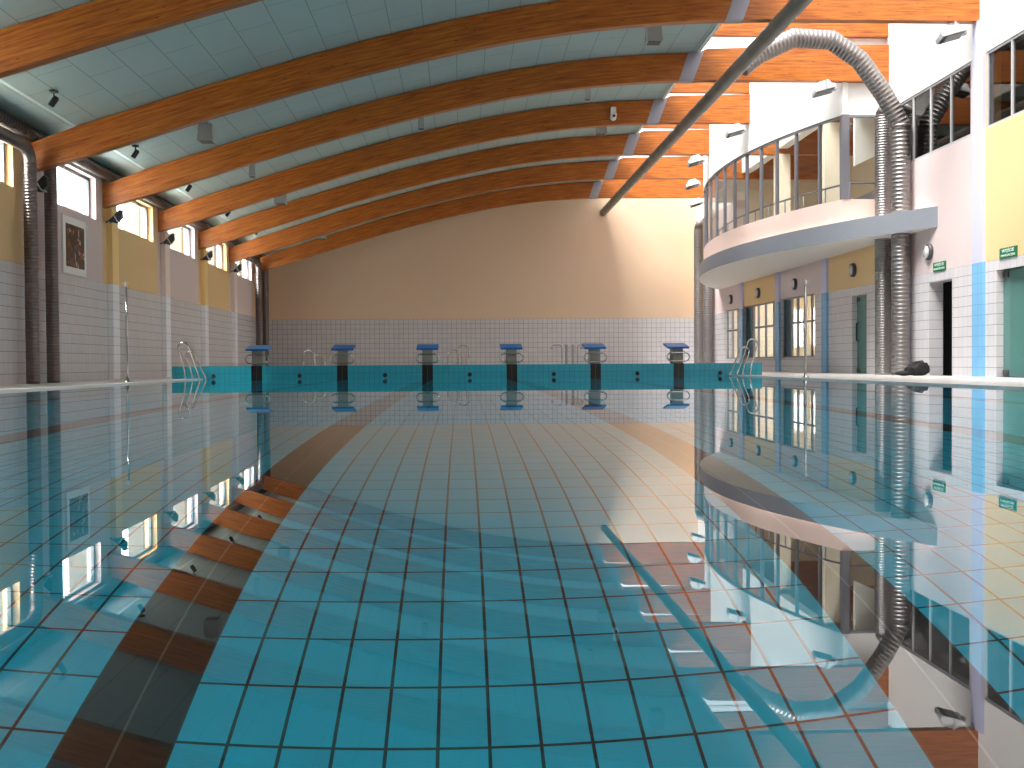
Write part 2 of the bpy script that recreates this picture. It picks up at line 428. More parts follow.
# pilasters
n = 2
for k in range(-4, 6):
    y = 19.62+BAY*k
    b = MB(); b.box(XL, XL+.12, y-.02+.3, y+.72, ZD, 2.2, 0); b.box(XL, XL+.12, y-.02+.3, y+.72, 2.2, 3.9, 1)
    up = M['yellow_lit'] if baycol(y+.5) else M['pink_lit']
    if 23 < y < 42 or y < 19: 
        tag(b.build('trim_%d' % n, [M['tile_lilac_lit'], up]), 'shallow pilaster with light painted in, on the window wall at a beam', 'pilaster', 'pilasters on the window wall', kind='structure'); n += 1
    else: b.bm.free()
for k in (-3, -2, -1, 0, 2, 3, 4):
    y = 19.615+BAY*k
    b = MB(); b.box(XR-.06, XR, y-.2, y+.2, ZD, 2.2, 0); b.box(XR-.06, XR, y-.2, y+.2, 2.2, 3.13 if k > 0 else 6.81, 1)
    tag(b.build('trim_%d' % n, [M['tile_blue'], M['lilac']]), 'blue tiled pilaster painted lilac above, on the door wall', 'pilaster', 'pilasters on the door wall', kind='structure'); n += 1

# high windows of the window wall
wn = 1
for i, (a, c, d, e_) in enumerate(LW):
    b = MB(); t = .07; x0, x1 = XL-.2, XL-.13
    b.box(x0, x1, a, a+t, d, e_); b.box(x0, x1, c-t, c, d, e_); b.box(x0, x1, a+t, c-t, d, d+t); b.box(x0, x1, a+t, c-t, e_-t, e_)
    o = tag(b.build('window_%d' % wn, M['lframe']), 'high window under the roof edge, %s from the far wall' % (['','','','','','sixth','fifth','fourth','third','second'][i] if i >= 5 and i < 9 else 'nearer ones' if i < 5 else 'first'), 'window', kind='structure')
    p = MB(); p.box(XL-.172, XL-.164, a+t, c-t, d+t, e_-t); p.build('pane', M['glass'], o)
    wn += 1
# building outside those windows
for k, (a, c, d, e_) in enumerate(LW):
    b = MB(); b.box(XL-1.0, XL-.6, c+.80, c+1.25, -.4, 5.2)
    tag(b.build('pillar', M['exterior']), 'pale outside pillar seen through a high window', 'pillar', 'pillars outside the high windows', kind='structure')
b = MB(); b.box(XL-30, XL-.31, YN-10, YF+30, -.6, -.4)
tag(b.build('ground', M['ground']), 'pale ground outside the high windows', 'ground', kind='structure')

# ------------------------------------------------------------------ roof
BEAMPTS = [(-8.2,3.88),(-7.6,4.05),(-7,4.225),(-6,4.545),(-5,4.86),(-4,5.165),(-3,5.46),(-2,5.735),(-1,5.985),(0,6.21),(1,6.405),(2,6.565),(3,6.68),(4,6.76),(5,6.805),(5.6,6.815),(9.75,6.82)]
def zl(x):
    for (a, p), (c, q) in zip(BEAMPTS, BEAMPTS[1:]):
        if a <= x <= c: return p+(q-p)*(x-a)/(c-a)
    return BEAMPTS[-1][1] if x > 0 else BEAMPTS[0][1]
DEP = [(-8.2,.5),(-7.25,.585),(-3,.6),(2.5,.61),(5.3,.63),(5.5,.72),(9.75,.84),(14,.83)]
def dep(x):
    for (a, p), (c, q) in zip(DEP, DEP[1:]):
        if a <= x <= c: return p+(q-p)*(x-a)/(c-a)
    return .5
xs = sorted({*[-8.2+.4*i for i in range(45)], -7.25, 5.3, 5.5, 9.75})
xs = [x for x in xs if x <= 9.75]
def beam_mesh(x1):
    X = [x for x in xs if x < x1]+[x1]
    b = MB(); w = .1; rings = []
    L = 0; us = []
    for i, x in enumerate(X):
        if i: L += math.hypot(x-X[i-1], zl(x)-zl(X[i-1]))
        us.append(L)
        z, t = zl(x), zl(x)+dep(min(x, 13.9))
        rings.append([b.bm.verts.new(q) for q in ((x,-w,z),(x,-w,t),(x,w,t),(x,w,z))])
    def F(q, uvs):
        f = b.face(q)
        for l, uv in zip(f.loops, uvs): l[b.uv].uv = uv
    for i in range(len(X)-1):
        a, c = rings[i], rings[i+1]; u, v = us[i], us[i+1]; d1, d2 = dep(X[i]), dep(min(X[i+1],13.9))
        F([a[0],c[0],c[1],a[1]], [(u,0),(v,0),(v,d2),(u,d1)])
        F([a[1],c[1],c[2],a[2]], [(u,1),(v,1),(v,1.2),(u,1.2)])
        F([a[2],c[2],c[3],a[3]], [(u,d1+2),(v,d2+2),(v,2),(u,2)])
        F([a[3],c[3],c[0],a[0]], [(u,3),(v,3),(v,3.2),(u,3.2)])
    b.face(rings[0]); b.face(rings[-1][::-1])
    return b
def plate_mesh():
    b = MB()
    for s in (-1, 1):
        y = s*.1
        b.prism([(4.84,6.80),(5.17,6.80),(5.41,7.45),(5.06,7.45)], 'Y', y, y+s*.012, 0)
        for px, pz in ((4.95,6.88),(5.09,6.88),(5.2,7.36),(5.33,7.36)):
            b.lathe([(.016,0),(.016,.01)], 8, 1, Matrix.Translation((px, y+s*.012, pz)) @ Matrix.Rotation(s*-PI/2, 4, 'X'))
    b.box(4.84, 5.17, -.112, .112, 6.792, 6.803, 0)
    return b
def upper_mesh(x1, z0=7.85):
    b = MB(); b.box(5.35, x1, -.07, .07, z0, 8.28)
    for f in b.bm.faces:
        for l in f.loops: l[b.uv].uv = (l.vert.co.x, l.vert.co.z+l.vert.co.y)
    return b
protoS = beam_mesh(XR).build('roof_beam', M['wood']); plate_mesh().build('steel_plate', M['steel'], protoS); upper_mesh(XR).build('rafter', M['wood'], protoS)
protoL = beam_mesh(13.4).build('roof_beam', M['wood']); plate_mesh().build('steel_plate', M['steel'], protoL); upper_mesh(13.4, 7.64).build('rafter', M['wood'], protoL)
usedS = usedL = False
names = ['second','third','fourth','fifth','sixth','seventh','eighth','ninth','tenth','eleventh']
for i, y in enumerate(reversed(BEAMS)):
    if y < 10: continue
    long_ = 24.5 < y < 37
    src = protoL if long_ else protoS
    if long_:
        o = src if not usedL else copy_tree(src); usedL = True
    else:
        o = src if not usedS else copy_tree(src); usedS = True
    o.location = (0, y, 0)
    lab = 'curved orange laminated timber beam against the far end wall' if i == 0 else 'curved orange laminated timber beam, %s counted from the far end wall' % names[i-1]
    tag(o, lab, 'beam', 'curved timber roof beams')

cx = [x for x in xs if x <= 5.2]+[5.25]
b = MB()
top = [(x, zl(x)+dep(x)) for x in cx]; top = [(x, z+.02 if x > -7.3 else 4.75+(x+8.2)/.95*.075) for x, z in top]
b.prism(top+[(x, z+.12) for x, z in reversed(top)], 'Y', YN, YF)
tag(b.build('ceiling', M['ceil']), 'curved ceiling of pale square panels between the beams', 'ceiling', kind='structure')
b = MB(); b.box(5.25, 5.33, YN, YF, 7.44, 8.36); b.box(5.25, 14, YN, YF, 8.36, 8.46) if False else None
tag(b.build('trim_40', M['white']), 'white upstand at the edge of the skylight', 'upstand', kind='structure')
b = MB(); b.box(5.25, XR, YN, YF, 8.34, 8.37)
sk = tag(b.build('window_40', M['sky']), 'frosted roof skylight strip beside the gallery wall', 'skylight', kind='structure')
b = MB()
y = YN
while y < YF:
    b.box(5.33, XR, y-.03, y+.03, 8.29, 8.34); y += 1.0625
b.build('window_frame', M['white'], sk)
b = MB(); b.box(XR, 14, YN, YF, 8.2, 8.4)
tag(b.build('roof', M['white']), 'flat roof over the rooms behind the balcony', 'roof', kind='structure')

# ------------------------------------------------------------------ curved balcony
CX, CY = 26.55, 30.7
def arc(R, t): return (CX-R*math.cos(t), CY+R*math.sin(t))
def tht(R, y): return math.asin((y-CY)/R)
def arcwall(R0, R1, t0, t1, z0, z1, n=40):
    b = MB(); pts = [arc(R0, t0+(t1-t0)*i/n) for i in range(n+1)]+[arc(R1, t0+(t1-t0)*i/n) for i in range(n, -1, -1)]
    b.prism(pts, 'Z', z0, z1)
    return b
bal = empty('balcony', (XR, CY, 3.13))
tag(bal, 'white curved balcony with a grey edge and tall glazing above the doors', 'balcony')
def under(o):  # parent keeping world place
    o.parent = bal; o.location = (-XR, -CY, -3.13); return o
RS, RP = 19.2, 19.05
ts = math.acos((CX-XR)/RS)
n_ = 60
pts = [arc(RS, -ts+2*ts*i/n_) for i in range(n_+1)]
b = MB(); b.prism(pts, 'Z', 3.13, 3.56)
b.bm.normal_update()
bmesh.ops.recalc_face_normals(b.bm, faces=b.bm.faces[:])
for f in b.bm.faces: f.material_index = 0 if abs(f.normal.z) < .5 else 1
under(b.build('slab', [M['fascia'], M['offwhite']]))['label'] = 'grey slab edge with a pale underside'
tp = tht(RP, 24.02); tf = -tp
GT = 6.07
pa = arcwall(RP, RP-.15, tp, tf, 3.56, 4.11)
pa.box(arc(RP,tp)[0]+.002, XR, 24.02, 24.17, 3.56, 4.11); yb = arc(RP,tf)[1]; pa.box(arc(RP,tf)[0]+.002, XR, yb-.15, yb, 3.56, 4.11)
under(pa.build('parapet', M['rose']))
bh = arcwall(RP, RP-.15, tp, tf, GT, 8.34)
bh.box(arc(RP,tp)[0]+.002, XR, 24.11, 24.2, GT, 8.34); bh.box(arc(RP,tf)[0]+.002, XR, yb-.15, yb, GT, 8.34)
under(bh.build('bulkhead', M['white']))
rl = arcwall(RP-.02, RP-.1, tp, tf, GT-.05, GT+.001)
rl.box(arc(RP,tp)[0], XR, 24.05, 24.13, GT-.05, GT+.001)
under(rl.build('glazing_rail', M['frame']))
# mullions measured along the arc
my = [24.88, 25.81, 26.71, 27.56, 28.49, 29.45, 30.43, 31.45, 32.54, 33.6, 34.65, 35.7, 36.6]
mt = [tp]+[tht(RP, y) for y in my]+[tf]
for i, t in enumerate(mt[1:-1]):
    b = MB(); x, y = arc(RP-.06, t)
    b.box(-.045, .045, -.022, .022, 4.11, GT-.05, mat=Matrix.Translation((x,y,0)) @ Matrix.Rotation(-t, 4, 'Z'))
    under(b.build('mullion', M['frame']))
x, y = arc(RP-.06, tp)
b = MB(); b.box(x-.08, x+.09, 24.0, 24.16, 4.11, GT); under(b.build('corner_post', M['frame']))
b = MB()
for t0, t1 in zip(mt, mt[1:]):
    p, q = arc(RP-.06, t0), arc(RP-.06, t1)
    d = Vector((q[0]-p[0], q[1]-p[1], 0)); n3 = Vector((d.y, -d.x, 0)).normalized()*.005
    b.prism([(p[0]-n3.x,p[1]-n3.y),(q[0]-n3.x,q[1]-n3.y),(q[0]+n3.x,q[1]+n3.y),(p[0]+n3.x,p[1]+n3.y)], 'Z', 4.11, GT-.05)
b.box(x+.09, XR, 24.085, 24.095, 4.11, GT-.05)
under(b.build('glazing', M['glass']))
# guard rail inside the glazing
b = MB()
RR = RP-.42
tr0 = tht(RR, 24.4)
b.tube([(*arc(RR, tr0+(-2*tr0)*i/40), 4.55) for i in range(41)], .025, 8)
b.tube([(arc(RR,tr0)[0], 24.42, 4.55), (XR, 24.42, 4.55)], .025, 8)
under(b.build('handrail', M['frame']))
t = tr0
while t < -tr0:
    b = MB(); xx, yy = arc(RR, t); b.tube([(xx,yy,3.56),(xx,yy,4.55)], .02, 8); under(b.build('baluster', M['frame'])); t += .049

# rooms behind the door wall
b = MB(); b.box(13.5, 13.7, 24.15, 37.6, 3.4, 8.4); b.box(XR+.3, 13.7, 37.4, 37.6, 3.4, 8.4); b.box(XR+.3, 13.7, 24.15, 24.3, 3.4, 8.4); b.box(XR, 13.7, 24.15, 37.6, 3.35, 3.56)
tag(b.build('wall_gallery', M['roomwall']), 'cream inner walls of the balcony room', 'wall', kind='structure')
for y in (28.25, 32.5):
    b = MB(); b.box(XR-.05, XR+.35, y-.22, y+.22, 3.56, 6.815)
    tag(b.build('pillar', M['roomwall']), 'cream pillar inside the balcony room %s' % ('near the corner post' if y < 30 else 'deeper in'), 'pillar', kind='structure')
b = MB(); b.box(12.2, 12.45, 24.3, 37.4, 5.2, 5.45)
tag(b.build('trim_41', M['fascia']), 'grey rail crossing the balcony room', 'rail', kind='structure')
b = MB(); b.prism([(9.98,6.8),(9.98,5.38),(12.6,6.6),(12.6,6.8)], 'Y', 26.6, 26.72)
tag(b.build('wall_partition', M['white']), 'white hanging partition with a sloping lower edge in the balcony room', 'partition', kind='structure')
# dark rooms behind the upper windows
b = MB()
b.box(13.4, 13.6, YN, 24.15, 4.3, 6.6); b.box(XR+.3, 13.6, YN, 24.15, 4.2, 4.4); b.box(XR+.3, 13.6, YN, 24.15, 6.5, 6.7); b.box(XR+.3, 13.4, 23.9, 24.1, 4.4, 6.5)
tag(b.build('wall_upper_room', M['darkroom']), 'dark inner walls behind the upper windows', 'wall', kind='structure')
# rooms behind lower windows and doors
b = MB()
b.box(12.6, 12.8, 26.5, 29.4, -.1, 3.1); b.box(12.6, 12.8, 29.4, 39.5, -.1, .9); b.box(12.6, 12.8, 29.4, 39.5, 2.3, 3.1)  # gaps in the back wall are added to let daylight into the room
for y in (30.9, 33.2, 35.5, 37.8): b.box(12.6, 12.8, y, y+.9, .9, 2.3)
b.box(XR+.3, 12.8, 28.5, 28.7, -.1, 3.1); b.box(XR+.3, 12.8, 39.4, 39.6, -.1, 3.1)
b.box(XR+.3, 12.8, 26.5, 39.6, -.3, -.1); b.box(XR+.3, 12.8, 26.5, 39.6, 3.0, 3.1)
tag(b.build('wall_lower_room', M['roomwall']), 'cream room seen through the lower windows', 'wall', kind='structure')
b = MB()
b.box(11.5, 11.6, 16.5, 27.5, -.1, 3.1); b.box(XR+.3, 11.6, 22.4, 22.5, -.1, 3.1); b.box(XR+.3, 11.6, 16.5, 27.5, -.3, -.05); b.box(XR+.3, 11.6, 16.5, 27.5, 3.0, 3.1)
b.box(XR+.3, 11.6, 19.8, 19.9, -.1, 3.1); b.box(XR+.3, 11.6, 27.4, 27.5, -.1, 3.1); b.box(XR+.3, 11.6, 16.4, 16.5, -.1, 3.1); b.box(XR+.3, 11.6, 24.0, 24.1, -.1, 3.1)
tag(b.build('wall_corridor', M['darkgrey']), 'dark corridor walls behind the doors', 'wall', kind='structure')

# lower windows
def lowwin(idx, r, panel, cuts, label):
    a, c, d, e_ = r; x0, x1 = XR+.08, XR+.14; t = .05
    b = MB()
    b.box(x0, x1, a, a+t, d, e_); b.box(x0, x1, c-t, c, d, e_); b.box(x0, x1, a+t, c-t, d, d+t); b.box(x0, x1, a+t, c-t, e_-t, e_)
    for y in cuts: b.box(x0, x1, y-.035, y+.035, d+t, e_-t)
    hi = c-t if panel is None else panel-.03
    b.box(x0+.005, x1-.005, a+t, hi, 1.47, 1.53)
    o = tag(b.build('window_%d' % idx, M['frame']), label, 'window', kind='structure')
    p = MB(); p.box(XR+.106, XR+.114, a+t, hi, d+t, e_-t); p.build('pane', M['glass'], o)
    if panel is not None:
        p = MB(); p.box(XR+.1, XR+.13, panel, c-t, d+t, e_-t); p.build('dark_panel', M['teal_panel'], o)
lowwin(30, W1, None, (37.6, 38.3), 'narrow framed window furthest under the balcony')
lowwin(31, W2, 35.55, (33.2, 34.1, 34.95, 35.5), 'framed window with a dark panel, middle of three under the balcony')
lowwin(32, W3, 31.4, (29.55, 30.15, 30.8, 31.35), 'framed window with a dark panel beside the glass door')
# white bottles / cards standing on the inner sills
# upper windows
for i, (a, c, d, e_) in enumerate(UW):
    x0, x1 = XR+.02, XR+.08; t = .05
    b = MB(); b.box(x0, x1, a, a+t, d, e_); b.box(x0, x1, c-t, c, d, e_); b.box(x0, x1, a+t, c-t, d, d+t); b.box(x0, x1, a+t, c-t, e_-t, e_)
    cs = (20.88, 21.8, 22.65) if i == 2 else (a+.95, a+1.85, a+2.75)
    if i == 1: cs = (16.7, 17.6, 18.52)
    for y in cs: b.box(x0, x1, y-.025, y+.025, d+t, e_-t)
    o = tag(b.build('window_%d' % (35+i), M['grey']), 'dark upper window band %s the lilac pilaster' % ('well before' if i == 0 else 'before' if i == 1 else 'between the ducts and'), 'window', kind='structure')
    p = MB(); p.box(XR+.045, XR+.055, a+t, c-t, d+t, e_-t); p.build('pane', M['glass_dark'], o)

# doors
def glassdoor(idx, r, label, handle):
    a, c, d, e_ = r
    b = MB(); x = XR+.13
    b.box(x, x+.012, a+.01, c-.01, d+.01, e_-.01)
    o = tag(b.build('door_%d' % idx, M['glass_green']), label, 'door', kind='structure')
    h = MB()
    for z in (d+.03, e_-.14):
        h.box(x-.02, x+.03, c-.2, c-.02, z, z+.1)
    h.build('hinge', M['darkgrey'], o)
    if handle:
        h = MB(); yy = c-.12
        h.tube([(x,yy,.85),(x-.06,yy,.85),(x-.06,yy,1.3),(x,yy,1.3)], .018, 8); h.build('handle', M['black'], o)
glassdoor(1, D1, 'green glass door beside the ribbed ducts', True)
glassdoor(2, D2, 'green glass door beside the blue pilaster', False)

# ------------------------------------------------------------------ ducts
# long straight duct under the skylight
b = MB()
b.tube([(5.77, YN+.1, 6.63), (5.77, YF-.01, 6.63)], .15, 20, rib=.9, ribh=.006)
o = b.build('ventilation_duct', M['duct_d'])
tag(o, 'long straight grey duct hung lengthwise under the beam undersides', 'duct')
# arched duct, going down the wall
def smoothdown(x, y, z1, z0): return [(x,y,z1),(x,y,z0)]
d = empty('ventilation_duct', (9.5, 22.65, ZD))
tag(d, 'ribbed metal duct arching over from the long duct and down the wall', 'duct')
b = MB(); b.tube([(9.5,22.65,5.5),(9.5,22.65,ZD)], .2, 24, rib=.09, ribh=.008)
o = b.build('riser', M['duct'], d); o.location = (-9.5,-22.65,-ZD)
apts = [(5.95,6.74),(6.32,7.03),(7.1,7.40),(7.94,7.36),(8.58,6.93),(9.13,6.17),(9.5,5.5)]
b = MB()
def miter(pts, y, r, n=24, ribs=.09):
    """segmented elbow: straight ribbed pieces joined at mitres, in the XZ plane"""
    P = [Vector((p[0], y, p[1])) for p in pts]; rings = []
    def ring(c, nrm, dirv, rad):
        # cross-section circle about dirv, sheared onto the mitre plane with normal nrm
        u = Vector((0,1,0)); w = dirv.cross(u).normalized(); out = []
        for k in range(n):
            q = (u*math.cos(2*PI*k/n)+w*math.sin(2*PI*k/n))*rad
            s_ = -(q.dot(nrm))/(dirv.dot(nrm))
            out.append(b.bm.verts.new(c+q+dirv*s_))
        return out
    dirs = [(P[i+1]-P[i]).normalized() for i in range(len(P)-1)]
    for i in range(len(P)-1):
        a_, c_ = P[i], P[i+1]; dv = dirs[i]
        n0 = (dirs[i-1]+dv).normalized() if i else dv
        n1 = (dv+dirs[i+1]).normalized() if i < len(dirs)-1 else dv
        L = (c_-a_).length; k = max(2, int(L/ribs))
        for j in range(k):
            for t, h in ((0,0),(.6,0),(.7,.008),(.9,.008)):
                f = (j+t)/k
                rings.append(ring(a_+(c_-a_)*f, (n0*(1-f)+n1*f).normalized(), dv, r+h))
        if i == len(P)-2: rings.append(ring(c_, n1, dv, r))
    for a_, c_ in zip(rings, rings[1:]):
        for k in range(n): b.face([a_[k], a_[(k+1)%n], c_[(k+1)%n], c_[k]], 0, True)
    b.face(rings[0]); b.face(rings[-1])
miter(apts, 22.65, .2)
o = b.build('segmented_elbow', M['duct'], d); o.location = (-9.5,-22.65,-ZD)
b = MB(); b.lathe([(.2,0),(.225,0),(.225,.05),(.2,.05)], 24, mat=Matrix.Translation((9.5,22.65,5.46))); o = b.build('collar', M['duct'], d); o.location = (-9.5,-22.65,-ZD)
# second riser beside it
b = MB(); b.tube([(9.5,23.62,ZD),(9.5,23.62,5.95)], .185, 24, rib=.06, ribh=.007)
b.tube([(9.5,23.62,5.95),(9.53,23.62,6.02),(9.6,23.62,6.08),(9.76,23.62,6.1)], .185, 24)
tag(b.build('ventilation_duct', M['duct']), 'ribbed metal riser duct next to the glass door, behind the arching one', 'duct')
# pair in the far corner
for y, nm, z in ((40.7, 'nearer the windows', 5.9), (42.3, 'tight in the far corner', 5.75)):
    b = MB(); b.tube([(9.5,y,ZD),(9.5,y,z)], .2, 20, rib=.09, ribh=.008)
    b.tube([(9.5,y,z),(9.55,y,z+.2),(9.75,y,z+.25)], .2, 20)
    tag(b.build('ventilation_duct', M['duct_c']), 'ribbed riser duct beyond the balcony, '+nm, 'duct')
# window wall: duct along the roof edge and risers
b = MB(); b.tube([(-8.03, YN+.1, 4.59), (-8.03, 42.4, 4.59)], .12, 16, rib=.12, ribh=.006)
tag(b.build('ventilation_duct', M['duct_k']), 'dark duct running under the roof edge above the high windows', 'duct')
def lriser(x, y, r, lab, top=4.3, bend=True):
    b = MB()
    b.tube([(x,y,ZD),(x,y,top-.32)], r, 20, rib=.06, ribh=.006)
    if bend:
        b.tube([(x,y,top-.32)]+[(x, y-.3+.3*math.cos(a), top-.32+.3*math.sin(a)) for a in [PI/2*i/8 for i in range(1,9)]]+[(x,y-2.2,top-.02)], r, 20)
    tag(b.build('ventilation_duct', M['duct_l']), lab, 'duct')
lriser(-7.95, 19.33, .115, 'shiny riser duct by the window wall, bending along it at the top', 4.30)
lriser(-7.97, 20.33, .115, 'ribbed riser duct between the shiny riser and the framed picture', 4.78, False)
lriser(-7.95, 40.6, .13, 'ribbed riser duct far down the window wall, before the last beam', 4.30)
lriser(-7.95, 41.9, .13, 'ribbed riser duct in the corner of the window wall', 4.78, False)

# ------------------------------------------------------------------ floodlights
def make_flood(hm):
    r = empty('floodlight')
    T = Matrix.Rotation(math.radians(-16), 4, 'Y') @ Matrix.Rotation(math.radians(-12), 4, 'X')
    b = MB()
    b.box(-.29,.29,-.2,.2,-.07,.05, bevel=.015); b.prism([(-.25,.05),(.25,.05),(.17,.2),(-.12,.2)], 'Y', -.16, .16)
    bmesh.ops.transform(b.bm, matrix=T, verts=b.bm.verts[:]); b.build('housing', hm, r)
    b = MB(); b.box(-.26,.26,-.17,.17,-.085,-.065); bmesh.ops.transform(b.bm, matrix=T, verts=b.bm.verts[:]); b.build('lens', M['lens'], r)
    b = MB()
    for s in (-1, 1): b.box(.0,.04,s*.21-.006,s*.21+.006,-.02,.23)
    b.box(.0,.04,-.216,.216,.22,.24); b.build('bracket', M['grey'], r)
    b = MB(); b.box(.2,.36,-.06,.06,-.09,.03, bevel=.01); bmesh.ops.transform(b.bm, matrix=T, verts=b.bm.verts[:]); b.build('junction_box', M['grey'], r)
    return r
fl = make_flood(M['lgrey']); fl_shaded = make_flood(M['black'])  # window-wall copy has black housings: its backlit shade is put into the colour
b = MB(); b.box(.12,.46,-.03,.03,-.02,.02); b.build('arm', M['black'], fl_shaded)
FW = [(9.25,19.8,6.58,'under the end of the beam at the lilac pilaster'),(8.2,23.9,6.58,'above the balcony corner post'),(7.28,28.25,6.58,'on the balcony front, second along from its corner post'),
      (7.15,32.5,6.58,'on the balcony front, third along from its corner post'),(8.0,36.75,6.58,'on the balcony front, fourth along from its corner post'),(9.1,41.0,6.58,'at the beam against the far wall')]
for i, (x, y, z, l) in enumerate(FW):
    o = fl if i == 0 else copy_tree(fl)
    o.location = (x, y, z+.02); o.scale = (.84,.84,.84); tag(o, 'grey floodlight '+l, 'floodlight', 'floodlights at the beam ends')
nm = ['by the risers near the picture','just past the framed picture','second past the framed picture','third past the framed picture','fourth past the framed picture']
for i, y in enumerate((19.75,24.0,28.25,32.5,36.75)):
    o = fl_shaded if i == 0 else copy_tree(fl_shaded); o.location = (-7.93, y, 3.70); o.rotation_euler = (0, math.radians(150), 0); o.scale = (.6,.6,.6)
    tag(o, 'shade-painted floodlight under a beam end on the window wall, '+nm[i], 'floodlight', 'floodlights on the window wall')

# ------------------------------------------------------------------ ceiling fittings
def zc(x): return zl(x)+dep(x)
def spot():
    r = empty('ceiling_spotlight')
    b = MB(); b.lathe([(.07,0),(.07,-.03),(.02,-.04)], 12); b.tube([(0,0,-.03),(0,0,-.13)], .014, 8); b.build('mount', M['darkgrey'], r)
    T = Matrix.Translation((0,0,-.17)) @ Matrix.Rotation(math.radians(35), 4, 'Y')
    b = MB(); b.lathe([(.045,-.1),(.05,-.08),(.05,.06),(.03,.09)], 14, mat=T); b.build('lamp_head', M['black'], r)
    return r
sp_ = spot(); pl = ['nearest the picture wall duct','second','third','fourth','fifth','sixth']
for i, y in enumerate((17.6,21.9,26.1,30.4,34.65)):
    o = sp_ if i == 0 else copy_tree(sp_); o.location = (-6.85, y, zc(-6.85))
    tag(o, 'small dark spotlight on the ceiling panels, %s from the far wall' % ['fifth','fourth','third','second','first'][i], 'spotlight', 'small ceiling spotlights')
def speaker(w, h, mat, nameit=True):
    r = empty('loudspeaker')
    b = MB(); b.lathe([(.03,.05),(.03,0)], 8); b.lathe([(w*.36,0),(w*.42,-.02),(w*.5,-h*.95),(w*.5,-h)], 4, smooth=False, mat=Matrix.Rotation(PI/4, 4, 'Z')); b.build('cabinet', mat, r)
    b = MB(); b.lathe([(w*.4,-h+.002),(w*.4,-h-.012)], 4, smooth=False, mat=Matrix.Rotation(PI/4, 4, 'Z')); b.build('grille', M['darkgrey'], r)
    return r
sA = speaker(.46, .36, M['cabinet']); sB = speaker(.22, .36, M['grey'])
SP = [(sA,-5.4,21.9,'between the two nearest beams of the window side'),(sA,-5.35,30.4,'in the third bay on the window side'),(sA,-5.3,38.9,'in the bay before the far wall'),
      (sB,-5.3,26.1,'in the second bay on the window side'),(sA,3.85,21.7,'near the skylight edge, largest of its row'),(sB,3.0,26.1,'near the skylight edge, in the second bay'),(sA,3.9,30.4,'near the skylight edge, in the third bay'),(sB,-1.15,26.1,'in the middle of the ceiling')]
us_ = set()
for s_, x, y, l in SP:
    o = s_ if s_ not in us_ else copy_tree(s_); us_.add(s_)
    o.location = (x, y, zc(x)-.03); tag(o, ('pale tapered ' if s_ is sA else 'grey narrow ')+'ceiling loudspeaker '+l, 'loudspeaker', 'ceiling loudspeakers')
cam = empty('security_camera', (3.93, 28.15, 7.0)); tag(cam, 'small white security camera on the side of a beam', 'camera')
b = MB(); b.box(-.07,.07,-.16,0,.02,.2, bevel=.02); b.build('bracket', M['white'], cam)
b = MB(); b.lathe([(.07,-.12),(.085,-.1),(.085,.06),(.05,.09)], 14, mat=Matrix.Translation((0,-.12,-.03)) @ Matrix.Rotation(math.radians(55), 4, 'X')); b.build('camera_body', M['white'], cam)
b = MB(); b.lathe([(.04,0),(.035,.02)], 12, mat=Matrix.Translation((0,-.215,-.06)) @ Matrix.Rotation(math.radians(100), 4, 'X')); b.build('lens', M['black'], cam)

# ------------------------------------------------------------------ wall lamps, signs, picture
def wlamp():
    r = empty('wall_lamp')
    T = Matrix.Rotation(-PI/2, 4, 'Y')
    b = MB(); b.lathe([(.17,0),(.175,.03),(.165,.075),(.13,.085),(.13,.06)], 28, mat=T); b.build('housing', M['darkgrey'], r)
    b = MB(); b.lathe([(.13,.06),(.125,.085),(.09,.105),(.03,.112)], 28, mat=T); b.build('diffuser', M['opal'], r)
    b = MB(); b.box(-.115,-.08,-.012,.012,-.15,.15); b.build('guard_bar', M['grey'], r)
    return r
wl = wlamp()
for i, (y, l) in enumerate(((21.77,'above the dark doorway'),(26.07,'above the green glass door'),(30.7,'above the window beside the glass door'),(34.55,'on the yellow bay under the balcony'),(38.1,'furthest under the balcony'))):
    o = wl if i == 0 else copy_tree(wl); o.location = (XR, y, 2.64); tag(o, 'round bulkhead wall lamp '+l, 'wall lamp', 'round wall lamps')
for y, w, l in ((21.3,.56,'above the dark doorway'),(18.56,.6,'above the glass door by the blue pilaster')):
    s = empty('exit_sign', (XR, y, 2.29)); tag(s, 'green exit sign with white lettering '+l, 'sign', 'green exit signs')
    b = MB(); b.box(-.02, 0, -w/2, w/2, -.095, .095); b.build('sign_plate', M['green'], s)
    for txt, sz, dz in (('WYJŚCIE', .085, .012), ('EWAKUACYJNE', .056, -.062)):
        cu = bpy.data.curves.new('sign_text', 'FONT'); cu.body = txt; cu.size = sz; cu.align_x = 'CENTER'; cu.extrude = .001
        cu.materials.append(M['signtext'])
        tmp = bpy.data.objects.new('tmp_text', cu); me = bpy.data.meshes.new_from_object(tmp); bpy.data.objects.remove(tmp)
        t_ = bpy.data.objects.new('sign_text', me); C.objects.link(t_); t_.parent = s; t_['kind'] = 'stuff' if False else 'thing'; del t_['kind']
        t_.location = (-.0215, 0, dz); t_.rotation_euler = (PI/2, 0, -PI/2); t_.scale = (1.25, 1, 1)
p = empty('framed_picture', (XL, 22.1, 2.81)); tag(p, 'abstract orange and black print with a wide pale mount on the window wall', 'picture')
b = MB(); b.box(0,.03,-.66,.66,-.59,.59); b.build('mount', M['white'], p)
b = MB(); b.box(.03,.036,-.50,.52,-.44,.43); b.build('print', M['art'], p)
b = MB()
for q in ((-.68,-.655,-.6,.6),(.655,.68,-.6,.6)): b.box(0,.04,q[0],q[1],q[2],q[3])
b.box(0,.04,-.655,.655,-.6,-.58); b.box(0,.04,-.655,.655,.58,.6); b.build('frame', M['lgrey'], p)

